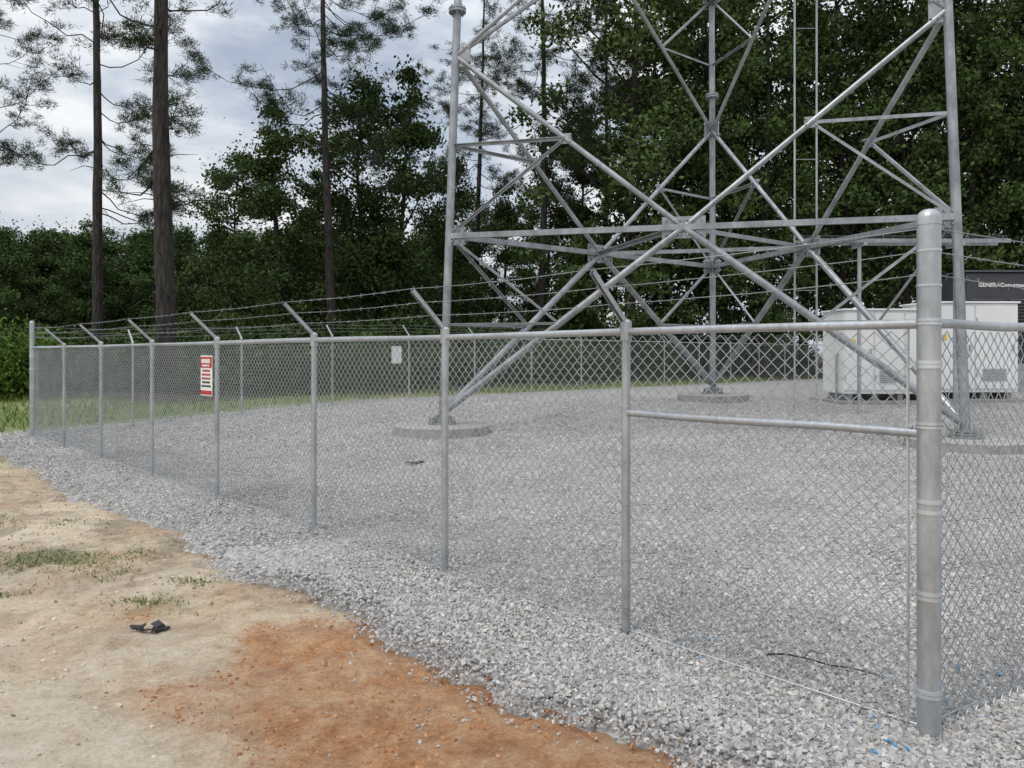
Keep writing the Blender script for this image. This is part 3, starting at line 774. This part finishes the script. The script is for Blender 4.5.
def pine(Ht,r0,zb,L0,nb,seed,lean=(0,0),tuftn=34,nd=.22,nw=.012,umin=.45,dens=1.0):
    random.seed(seed);mb=MB();tr=[];n=22
    for i in range(n+1):
        t=i/n;tr.append(Vector((lean[0]*t*Ht+.12*math.sin(t*5+seed)+random.gauss(0,.012),lean[1]*t*Ht+random.gauss(0,.012),Ht*t)))
    mb.tube([tuple(p) for p in tr],[r0*(1.2 if i==0 else (1-.8*(i/n)**1.2)*random.uniform(.95,1.05)) for i in range(n+1)],14)
    for _ in range(14):
        z=random.uniform(Ht*.12,zb+2.5);f=z/Ht*n;i=int(f);s0=tr[i].lerp(tr[i+1],f-i);a=random.uniform(0,6.28);l=random.uniform(.3,2.0)
        mb.tube([s0,s0+Vector((math.cos(a)*l*.5,math.sin(a)*l*.5,.08)),s0+Vector((math.cos(a+.3)*l,math.sin(a+.3)*l,-.15+random.uniform(-.2,.3)))],[.024,.015,.005],4)
    T=[];Dn=[]
    for k in range(nb):
        t=(k+random.random())/nb;z=zb+(Ht*.98-zb)*t**.9
        f=z/Ht*n;i=min(n-1,int(f));s0=tr[i].lerp(tr[i+1],f-i)
        prof=(.55+.6*math.sin(math.pi*min(1,t+.15)))*(1-.75*max(0,t-.6)/.4)
        Lb=L0*prof*random.uniform(.35,1.35)
        a=random.uniform(0,6.283);d=Vector((math.cos(a),math.sin(a),0));sv=Vector((-d.y,d.x,0));cv=random.uniform(-.45,.45)
        P=[];rise=random.uniform(-.35,.4)+.4*t
        for j in range(8):
            u=j/7;P.append(s0+d*Lb*u+sv*cv*Lb*u*u+Vector((random.gauss(0,.07),random.gauss(0,.07),Lb*(rise*u-.22*math.sin(u*2.6)+.25*u*u*u)+random.gauss(0,.07))))
        P[0]=s0
        rb=r0*.11*(1-.5*t)+.008
        mb.tube([tuple(p) for p in P],[rb*(1-.8*j/7) for j in range(8)],5)
        nt_=int((4+Lb*3.3)*random.uniform(.35,1.25)*dens)
        for q in range(nt_):
            u=random.uniform(umin,1.0)**.8;f=u*7;i=min(6,int(f));b0=P[i].lerp(P[i+1],f-i)
            sd_=sv*random.choice((-1,1))*random.uniform(.3,1)+d*random.uniform(.1,.9)+Vector((0,0,random.uniform(-.3,.7)))
            sd_.normalize();l=random.uniform(.25,1.3)*(1.2-u*.4);e=b0+sd_*l
            mb.tube([tuple(b0),tuple(b0.lerp(e,.5)+Vector((0,0,-.05))),tuple(e)],[.011,.008,.004],4)
            for w_ in (1.0,.84,.64): 
                T.append(b0.lerp(e,w_)+Vector((random.gauss(0,.12),random.gauss(0,.12),random.gauss(0,.08))));Dn.append(sd_)
    T=np.array([tuple(p) for p in T]);Dn=np.array([tuple(p) for p in Dn]);m_=len(T)
    P=np.repeat(T,tuftn,0)+rng.normal(0,1,(m_*tuftn,3))*np.array([.11,.11,.07]);D_=np.repeat(Dn,tuftn,0)*.5+rng.normal(size=(m_*tuftn,3))*.6+np.array([0,0,.15])
    D_/=np.linalg.norm(D_,axis=1)[:,None];S=np.cross(D_,rng.normal(size=D_.shape));S/=np.linalg.norm(S,axis=1)[:,None]
    ln=rng.uniform(nd*.5,nd*1.2,len(P))[:,None]
    V=np.stack([P-S*nw,P+S*nw,P+D_*ln],1).reshape(-1,3);F=np.arange(len(V)).reshape(-1,3)
    return mb.mesh('pine_trunk',M_PBARK,True),np_mesh('pine_crown',V,F,M_NEEDLE)
def plant(kind,meshes,x,y,label,cat,group,rz=0,sc=(1,1,1)):
    e=top(kind,(x,y,Gs(x,y)-.05),label,cat,group);e.rotation_euler[2]=rz;e.scale=sc
    obj('trunk',meshes[0],e);obj('crown',meshes[1],e)
    return e
for (px,Y,Ht,r0,zb,L0,nb,sd_,lean,lab) in (
    (168,26,25,.33,6.2,3.0,34,3,(-.012,0),'tall pine with thick bare trunk and ragged upper branches'),
    (101,30,24,.21,6.2,3.1,34,5,(-.022,0),'slim tall pine with sparse drooping branches'),
    (330,36,26,.22,9.0,4.4,52,8,(-.012,0),'tall pine standing among broadleaf trees'),
    (541,42,27,.22,9,3.8,46,12,(.004,0),'tall pine rising behind the tower'),
    (-28,34,22,.2,9.0,3.6,30,15,(0,0),'tall pine at the edge of the clearing'),
    (478,47,24,.2,8,3.4,34,22,(.01,0),'slender pine showing sky through its crown')):
    plant('pine_tree',pine(Ht,r0,zb,L0,nb,sd_,lean,umin=.35),(px-512)/769*Y,Y,lab,'tree','pine trees around the yard')
BL=[broadleaf(15,3.7,1.5,.18,92,190,1,cs=.22,out=.32),broadleaf(15,3.2,1.5,.18,88,190,2,cs=.22,out=.32),broadleaf(27,5.0,3,.24,130,215,3,cs=.215,out=.25),broadleaf(27,4.4,2,.24,130,215,4,cs=.215,out=.25),broadleaf(25,5.4,5,.24,120,235,6,cs=.205,out=.25)]
BF=[broadleaf(15,4.6,.8,.26,100,250,11,cs=.24,out=.12),broadleaf(15,5.2,.8,.26,100,250,12,cs=.24,out=.12)]
PV=[pine(26,.2,9,3.0,38,31,tuftn=18,nw=.02,nd=.28),pine(25,.2,11,3.2,34,33,tuftn=18,nw=.02,nd=.28)]
rr=random.Random(5)
def bt(m,px,Y,sc,lab='dense dark green broadleaf tree at the woodland edge',g='woodland trees behind the yard'):
    plant('broadleaf_tree',m,(px-512)/769*Y,Y,lab,'tree',g,rr.uniform(0,6.28),(sc*rr.uniform(.9,1.1),sc*rr.uniform(.9,1.1),sc))
for px,Y,m,ytop in ((236,41,0,165),(278,38,1,118),(318,45,1,180),(360,40,0,92),(405,41,1,78),(452,44,0,170),(500,46,1,195),(548,45,0,175),(590,47,1,128)):
    zt=1.67+(355-ytop)/769*Y;bt(BL[m],px,Y,zt/15.0,'mid-height airy broadleaf tree beyond the fence')
for px in range(635,1130,68): bt(BL[rr.choice((2,3,4))],px+rr.uniform(-12,12),rr.uniform(40,45),rr.uniform(.9,1.05))
for px in range(660,1120,70): bt(BL[rr.choice((2,3,4))],px+rr.uniform(-12,12),rr.uniform(50,60),rr.uniform(.95,1.15))
for px in range(430,620,50): bt(BL[rr.choice((0,1))],px+rr.uniform(-8,8),rr.uniform(58,64),rr.uniform(.75,.9))
for px,Y,k in ((605,48,1),(655,48,0)):
    plant('pine_tree',PV[k],(px-512)/769*Y,Y,'tall pine rising out of the dark woods','tree','pine trees around the yard',rr.uniform(0,6))
for px in range(-150,470,20):
    Y=rr.uniform(98,125);ytop=rr.uniform(236,250);bt(BF[rr.choice((0,1))],px+rr.uniform(-8,8),Y,(1.67+(355-ytop)/769*Y)/15,'distant broadleaf tree in the far treeline','far treeline trees')
def shrub(R,Hh,seed,n=9000,leaf=.1):
    random.seed(seed);mb=MB();pts=[]
    for k in range(26):
        a=random.uniform(0,6.28);r=R*math.sqrt(random.random());z=Hh*random.uniform(.15,.9)*(1-.5*(r/R)**2)
        c=np.array([math.cos(a)*r,math.sin(a)*r,z]);mb.tube([(c[0]*.15,c[1]*.15,0),(c[0]*.6,c[1]*.6,z*.6),tuple(c)],[.03,.02,.008],5)
        q=rng.normal(size=(n//26,3))*np.array([.3,.3,.22])*R*.75;pts.append(q+c)
    P=np.concatenate(pts);P[:,2]=np.abs(P[:,2]);V,F=leafquads(P,leaf)
    return mb.mesh('shrub_stems',M_BARK),np_mesh('shrub_leaves',V,F,M_BRIGHT)
sh=[shrub(1.4,2.9,1),shrub(1.7,2.4,2)]
for px,Y,k,sc in((6,22.5,0,.95),(-38,23,1,1.2)):
    x=(px-512)/769*Y;e=top('shrub',(x,Y,Gs(x,Y)-.03),'bright green leafy shrub in the rough grass','shrub','shrubs beside the yard');e.rotation_euler[2]=px;e.scale=(sc,)*3
    obj('stems',sh[k][0],e);obj('foliage',sh[k][1],e)
# undergrowth along the woodland edge
n=170000
d=rng.uniform(-50,16,n)
sb=22.0+3.5*(fbm(d*.25,d*0,3)-.5)*2+9*sstep(-9,-1,d)
s=sb+rng.uniform(0,1,n)**1.2*13
x,y=XY(s,d)
hmax=.4+2.0*fbm(x*.4,y*.4,66,3)+np.where(d>-14,.10,.22)*(s-sb)
z=rng.uniform(0,1,n)*hmax
P=np.stack([x,y,z+G(x,y)],1);V,F=leafquads(P,.15)
obj('undergrowth',np_mesh('undergrowth',V,F,M_LEAF),kind='stuff')
